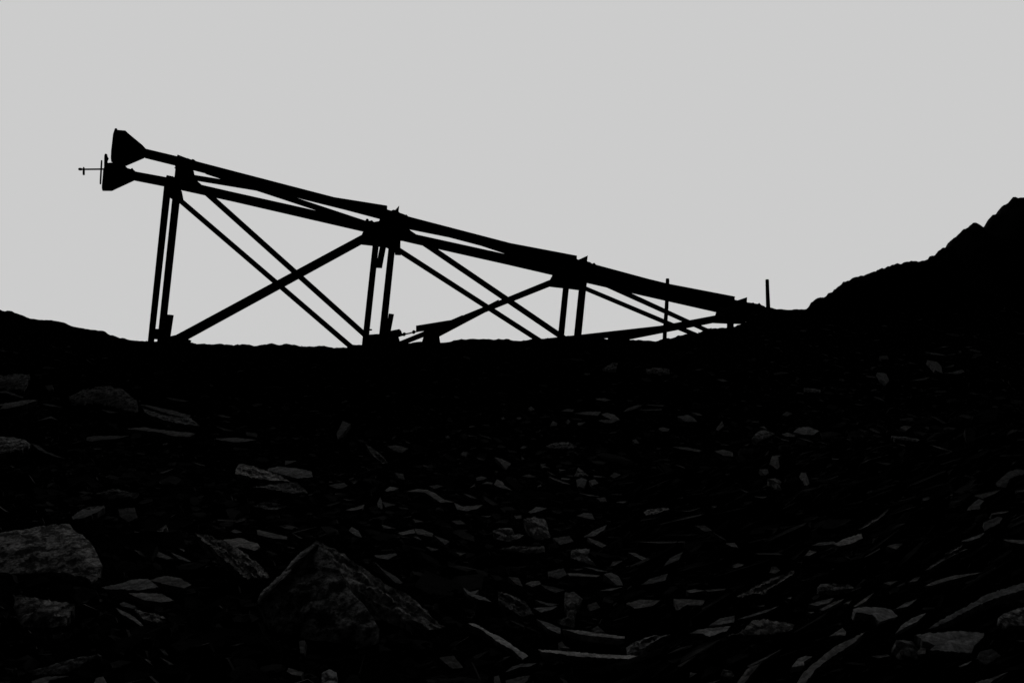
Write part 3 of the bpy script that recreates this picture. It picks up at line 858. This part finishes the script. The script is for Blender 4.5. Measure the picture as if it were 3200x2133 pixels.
def stone(name, pts, tone, kind, tilt=None, thick=None, lift=.05, side=None, parent=None, anchor=None, dome=None, org=None, nrm=None):
    """a slab whose upper face lies on a tilted plane on the slope and whose sides go down into it"""
    c, axd, el = pca(pts)
    A = area(pts)
    n_px = math.sqrt(A)
    top = min(p[1] for p in pts)
    bot = max(p[1] for p in pts)
    base = hit(c[0], (c[1] + bot) / 2) if anchor is None else hit(*anchor)
    if tilt is None:
        tilt = {'m': 22, 'p': 20, 's': 15}[kind] - 4 * (tone - 1.5) + random.uniform(-4, 4)
        el_ = math.degrees(math.atan(ray(c[0], c[1]).z))
        tilt = max(tilt, 22 + el_) if kind != 'm' else max(tilt, 24 + el_)
    if side is None:
        side = math.degrees(axd[1] / max(abs(axd[0]), .3)) * .35 if abs(axd[0]) > .3 else 0
        side = max(-22, min(22, side * (1 if axd[0] > 0 else -1)))
        side += random.uniform(-4, 4)
    th = math.radians(tilt)
    sd = math.radians(side)
    nrm = nrm or Vector((math.sin(sd), -math.sin(th), math.cos(th))).normalized()
    sz = n_px * base.y / F
    thick = thick or ((min(.5, .45 * sz) + .05 if A > 12000 else .2 * sz + .04) if kind == 'm' else min(.16, .22 * sz) + .04)
    org = org or base + Vector((0, 0, lift + .12 * sz))
    PLANES[name] = (org, nrm)
    step = max(5.0, n_px / 22)
    loop = refine(pts, step, min(3.0, n_px * .03) * (1.3 if kind != 's' else .9))
    nl = len(loop)
    xs_, ys_ = [p[0] for p in loop], [p[1] for p in loop]
    inner = []
    y = min(ys_) + step * .6
    while y < max(ys_):
        x = min(xs_) + step * .6
        while x < max(xs_):
            q = (x + random.uniform(-.35, .35) * step, y + random.uniform(-.35, .35) * step)
            if inside(loop, *q):
                inner.append(q)
            x += step
        y += step
    res = delaunay_2d_cdt([Vector(p) for p in loop + inner], [(i, (i + 1) % nl) for i in range(nl)], [], 1, 1e-4)
    v2, tri = res[0], res[2]
    orig = res[3]
    amp = {'s': .010, 'm': .022, 'p': .035}[kind] * min(1.0, sz / .25 + .15)
    if dome is None:
        dome = {'s': .01, 'm': .05, 'p': .02}[kind] * sz
    la = Vector((axd[0], axd[1]))
    lb = Vector((-axd[1], axd[0]))
    P = []
    seed = random.uniform(0, 90)
    bl = np.array(loop)
    for i, q in enumerate(v2):
        r = ray(q.x, q.y)
        den = r.dot(nrm)
        t = (org - EYE).dot(nrm) / den
        p = EYE + r * t
        d = float(np.min(np.hypot(bl[:, 0] - q.x, bl[:, 1] - q.y))) / max(n_px, 1) * 2.2
        e = min(1.0, d * 1.6)
        if kind == 'p':
            s = lb.dot(q - Vector(c)) * .11
            w = la.dot(q - Vector(c)) * .012
            hgt = amp * (math.floor(2.5 * noise.noise(Vector((s, w, seed))) + .3 * noise.noise(Vector((s * 3, w * 6, seed)))) * .6 + .7 * noise.noise(Vector((s * 2, w * 5, seed))))
        else:
            hgt = amp * (noise.fractal(p * 5 + Vector((seed, 0, 0)), .9, 2.1, 3))
            if kind == 'm':
                hgt = amp * (.55 * noise.fractal(p * 4 + Vector((seed, 0, 0)), .8, 2.1, 3) + .9 * (.5 - noise.cell(p * 6 + Vector((0, 0, seed)))) * .5)
        P.append(p + nrm * (hgt * e + dome * math.sin(min(1, d) * math.pi / 2)))
    k = len(P)
    # boundary of the result in order
    nb = [None] * nl
    for i, src in enumerate(orig):
        for s in src:
            if s < nl: nb[s] = i
    bd = [b for b in nb if b is not None]
    cen = sum((P[b] for b in bd), Vector()) / len(bd)
    faces = [tuple(t) for t in tri]
    lower = []
    for b in bd:
        o = (P[b] - cen)
        lower.append(P[b] - nrm * thick * .3 - Vector((0, 0, thick * .7)) + o * (-.12 + random.uniform(-.03, .03)) + Vector((0, .06, 0)))
    P += lower
    nbd = len(bd)
    for i in range(nbd):
        j = (i + 1) % nbd
        faces.append((bd[i], bd[j], k + j, k + i))
    faces.append(tuple(k + i for i in reversed(range(nbd))))
    org_l = cen.copy()
    P = [p - org_l for p in P]
    mat = {'s': M_SLATE, 'm': M_MOTTLE, 'p': M_SPLIT}[kind]
    me = bpy.data.meshes.new(name)
    me.from_pydata([tuple(p) for p in P], [], faces)
    me.validate()
    bm = bmesh.new()
    bm.from_mesh(me)
    bmesh.ops.recalc_face_normals(bm, faces=bm.faces)
    bm.to_mesh(me)
    bm.free()
    me.materials.append(mat)
    o = bpy.data.objects.new(name, me)
    COL.objects.link(o)
    o.location = org_l
    a = TONE * tone ** 1.2
    warm = random.uniform(-.02, .02)
    o.color = (a * (1 + warm), a, a * (1 - warm), 1)
    return o


items = []
for line in STONES.strip().splitlines():
    body, _, lab = line.partition('|')
    tk = body.split()
    ox, oy = REG[tk[0]]
    pts = [(ox + float(a) * ZS, oy + float(b) * ZS) for a, b in (q.split(',') for q in tk[3:])]
    # stones cut by the frame go on past it
    pts = [(x - 40 if x < 1 else x + 40 if x > 3198.5 else x, y + 25 if y > 2130 else y) for x, y in pts]
    items.append(dict(pts=pts, tone=float(tk[1]) * (.85 if tk[0] == 'C' else 1), kind=tk[2], label=lab.split('~')[0] or None, hero=lab.split('~')[1] if '~' in lab else None))

for it in items:
    if it['kind'] == 'm' and area(it['pts']) < 2600 and not it['label']:
        it['kind'] = 's'

# the great boulder: a peaked rock with two faces, and the long ridged slab leaning on it
BIG_FACE = [(990, 1690), (930, 1735), (890, 1785), (815, 1856), (806, 1875), (823, 1917), (846, 1950), (880, 1985), (960, 2010), (1050, 2040), (1110, 2032), (1160, 2005), (1185, 1965), (1150, 1905), (1100, 1850), (1060, 1790), (1025, 1735)]
RIDGE = [(992, 1688), (1050, 1716), (1080, 1734), (1144, 1781), (1204, 1823), (1274, 1856), (1330, 1903), (1368, 1945), (1419, 1973), (1438, 1989), (1387, 1984), (1349, 1973), (1312, 1945), (1260, 1931), (1190, 1889), (1120, 1847), (1072, 1800), (1030, 1745)]
EDGE = [(990, 1688), (997, 1701), (930, 1752), (892, 1800), (832, 1860), (812, 1882), (806, 1873), (815, 1853), (888, 1782), (930, 1732)]
items.append(dict(pts=BIG_FACE, tone=2.3, kind='m', tilt=40, thick=.7, side=-6, lift=.1, label='great peaked boulder with a dim speckled face at the lower centre', hero='the great peaked boulder', name='boulder', key='big'))
items.append(dict(pts=RIDGE, tone=2.8, kind='p', tilt=32, side=10, lift=.30, thick=.3, label='long ridged splintery slab running down to the right from the great boulder', hero='the ridged slab', anchor=(1200, 1905)))

heroes = [(i, it) for i, it in enumerate(items) if it['hero']]
used = set(it['label'] for it in items if it['label'])
for it in items:
    it['c'] = np.array(it['pts']).mean(0)


def words_dir(dx, dy):
    ax_, ay_ = abs(dx), abs(dy)
    if ay_ > 2 * ax_: return 'above' if dy < 0 else 'below'
    if ax_ > 2 * ay_: return 'to the left of' if dx < 0 else 'to the right of'
    return ('up and ' if dy < 0 else 'down and ') + ('left of' if dx < 0 else 'right of')


for i, it in enumerate(items):
    if it['label']: continue
    c, axd, el = pca(it['pts'])
    A = area(it['pts'])
    size = 'tiny' if A < 350 else 'small' if A < 1300 else 'medium' if A < 4000 else 'large'
    shape = {'s': 'flake', 'm': 'rough stone', 'p': 'splintered slab'}[it['kind']]
    if it['kind'] == 's' and el > 3.2: shape = 'sliver'
    tone = 'dim' if it['tone'] < 1.15 else 'dull' if it['tone'] < 1.5 else 'grey' if it['tone'] < 1.9 else 'pale'
    sl = axd[1] / axd[0] if abs(axd[0]) > 1e-6 else 9
    lean = 'level' if abs(sl) < .14 else 'upright' if abs(sl) > 2 else 'right-dipping' if sl > 0 else 'right-rising'
    near = sorted(heroes, key=lambda h: float(np.hypot(*(h[1]['c'] - it['c']))))
    cands = []
    for h1 in near[:6]:
        d = it['c'] - h1[1]['c']
        L = float(np.hypot(*d))
        pre = 'just ' if L < 110 else ''
        cands.append(f"{size} {tone} {lean} {shape} {pre}{words_dir(*d)} {h1[1]['hero']}")
    it['label'] = None
    for s in cands:
        if s not in used:
            it['label'] = s
            break
    if it['label'] is None:
        it['label'] = cands[0] + ', towards ' + near[1][1]['hero']
    used.add(it['label'])

for it in items:
    A = area(it['pts'])
    c, axd, el = pca(it['pts'])
    nm = it.get('name') or ('boulder' if it['kind'] == 'm' and A > 12000 else 'rock' if it['kind'] == 'm' else 'slate_slab' if A > 2500 else 'slate_flake')
    o = stone(nm, it['pts'], it['tone'], it['kind'], tilt=it.get('tilt'), thick=it.get('thick'), lift=it.get('lift', .05), side=it.get('side'), anchor=it.get('anchor'))
    o['kind'] = 'thing'
    tag(o, it['label'], {'boulder': 'boulder', 'rock': 'rock', 'slate_slab': 'slate slab', 'slate_flake': 'slate flake'}[nm], 'loose slates and rocks on the scree')
    it['o'] = o
    if it.get('key') == 'big':
        big = o
        big_plane = PLANES['boulder']
# pale chipped edge of the great boulder, a part of it
bo, bn = big_plane
def on_big(px, py):
    r = ray(px, py)
    return EYE + r * ((bo - EYE).dot(bn) / r.dot(bn))
ed = (on_big(985, 1694) - on_big(815, 1868)).normalized()
up = Vector((-.25, -.15, 1))
en = (up - ed * up.dot(ed)).normalized()
e = stone('chipped_edge', EDGE, 2.0, 'm', thick=.03, org=on_big(905, 1775) + bn * .03, nrm=en, dome=.005)
e.parent = big
e.matrix_parent_inverse = Matrix.Translation(-big.location)
e['label'] = 'pale chipped upper left edge'

# ------------------------------------------------------------------ dark scree between them (uncountable)
polys = [(it['pts'], min(p[0] for p in it['pts']), max(p[0] for p in it['pts']), min(p[1] for p in it['pts']), max(p[1] for p in it['pts'])) for it in items]


def covered(x, y, m=3):
    for pts, x0, x1, y0, y1 in polys:
        if x0 - m < x < x1 + m and y0 - m < y < y1 + m and inside(pts, x, y):
            return True
    return False


sv, sf, stone_tone = [], [], []
N = 46000
cnt = 0
for _ in range(N):
    y = math.exp(random.uniform(math.log(3.2), math.log(27.1)))
    x = random.uniform(-.85, .85) * y if random.random() < .72 else random.uniform(.8, 1.7) * y * random.choice((-1, 1))
    right = x > .12 * y and y < 14
    sz = min(.40, .05 * math.exp(random.gauss(.35, .6))) * (1 if y < 16 else .8)
    if y > 25.5: sz *= .5
    long = right and random.random() < .16
    if long: sz = random.uniform(.14, .42)
    elif random.random() < .35: sz *= .6
    z = ground(x, y)
    th = math.radians(random.gauss(40, 13))
    sd = random.gauss(.16 if right else -.05, .22)
    n = Vector((-sd, -math.sin(th), math.cos(th))).normalized()
    a = random.gauss(.42 if right else -.14, .12 if long else .28 if right else .4)
    u = Vector((math.cos(a), math.sin(a) * .5, math.sin(a) * .7))
    u = (u - n * u.dot(n)).normalized()
    w = n.cross(u)
    k = random.randint(5, 7)
    asp = random.uniform(.05, .14) if long else random.uniform(.12, .4) if right or random.random() < .3 else random.uniform(.3, .8)
    c = Vector((x, y, z + sz * random.uniform(.05, .22)))
    top = []
    ph = random.random() * 6.28
    for q in range(k):
        g_ = ph + 6.283 * q / k + random.uniform(-.3, .3)
        rr = sz * random.uniform(.7, 1.15)
        top.append(c + u * (rr * math.cos(g_)) + w * (rr * asp * math.sin(g_)) + n * random.uniform(-.03, .03) * sz)
    bad = False
    mids = [(p + c) / 2 for p in top] + [(p + top[q - 1]) / 2 for q, p in enumerate(top)] + [p + n * .02 for p in top] + [p - n * sz * .3 for p in top]
    for p in top + [c] + mids:
        X, Y = proj(p)
        if covered(X, Y):
            bad = True
            break
    if bad: continue
    cnt += 1
    tk = sz * random.uniform(.12, .4)
    b0 = len(sv)
    sv += [tuple(p) for p in top] + [tuple(p - n * tk + (p - c) * random.uniform(-.1, .15)) for p in top]
    tn = (.55 if y < 17 else .3) * math.exp(random.gauss(0, .8)) if random.random() < .86 else random.uniform(1.0, 4.5)
    stone_tone += [tn] * (2 * k)
    sf.append(tuple(b0 + q for q in range(k)))
    sf.append(tuple(b0 + k + q for q in reversed(range(k))))
    for q in range(k):
        r_ = (q + 1) % k
        sf.append((b0 + q, b0 + k + q, b0 + k + r_, b0 + r_))
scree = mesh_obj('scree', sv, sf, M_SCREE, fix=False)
ta = scree.data.attributes.new('tone', 'FLOAT', 'POINT')
ta.data.foreach_set('value', stone_tone)
tag(scree, 'dark mass of broken slate chips covering the slope', 'scree', kind='stuff')

# ------------------------------------------------------------------ light: flat grey sky kept to the front, dimmed elsewhere to darken the ground
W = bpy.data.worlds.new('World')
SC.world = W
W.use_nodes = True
nt = W.node_tree
bg = nt.nodes['Background']
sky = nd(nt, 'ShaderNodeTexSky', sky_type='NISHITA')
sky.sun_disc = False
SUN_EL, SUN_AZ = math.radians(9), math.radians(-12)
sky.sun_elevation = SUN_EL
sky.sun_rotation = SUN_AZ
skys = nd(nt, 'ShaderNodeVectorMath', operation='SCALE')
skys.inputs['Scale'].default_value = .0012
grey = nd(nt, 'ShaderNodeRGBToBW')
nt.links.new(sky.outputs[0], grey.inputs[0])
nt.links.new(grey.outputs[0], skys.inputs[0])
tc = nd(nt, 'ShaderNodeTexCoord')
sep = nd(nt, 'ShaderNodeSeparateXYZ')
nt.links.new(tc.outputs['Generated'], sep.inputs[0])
mr = nd(nt, 'ShaderNodeMapRange', interpolation_type='SMOOTHSTEP')  # direction mask shaped to backlight the slabs and leave camera-facing sides black
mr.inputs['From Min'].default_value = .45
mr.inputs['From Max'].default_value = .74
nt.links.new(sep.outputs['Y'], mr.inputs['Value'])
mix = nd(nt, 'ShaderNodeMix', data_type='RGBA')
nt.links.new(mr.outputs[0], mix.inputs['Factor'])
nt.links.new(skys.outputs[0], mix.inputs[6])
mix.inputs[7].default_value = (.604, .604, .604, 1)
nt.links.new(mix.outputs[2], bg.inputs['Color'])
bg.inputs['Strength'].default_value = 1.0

sun_d = bpy.data.lights.new('sun', 'SUN')
sun_d.energy = .5
sun_d.angle = math.radians(25)
sun_d.color = (1, .97, .93)
sun = bpy.data.objects.new('sun', sun_d)
COL.objects.link(sun)
sdir = Vector((math.sin(SUN_AZ) * math.cos(SUN_EL), math.cos(SUN_AZ) * math.cos(SUN_EL), math.sin(SUN_EL)))
sun.rotation_euler = sdir.to_track_quat('Z', 'Y').to_euler()
sun.location = (0, 60, 40)

SC.view_settings.view_transform = 'Standard'
SC.view_settings.look = 'None'
SC.view_settings.exposure = 0
SC.view_settings.gamma = 1
SC.cycles.use_denoising = True
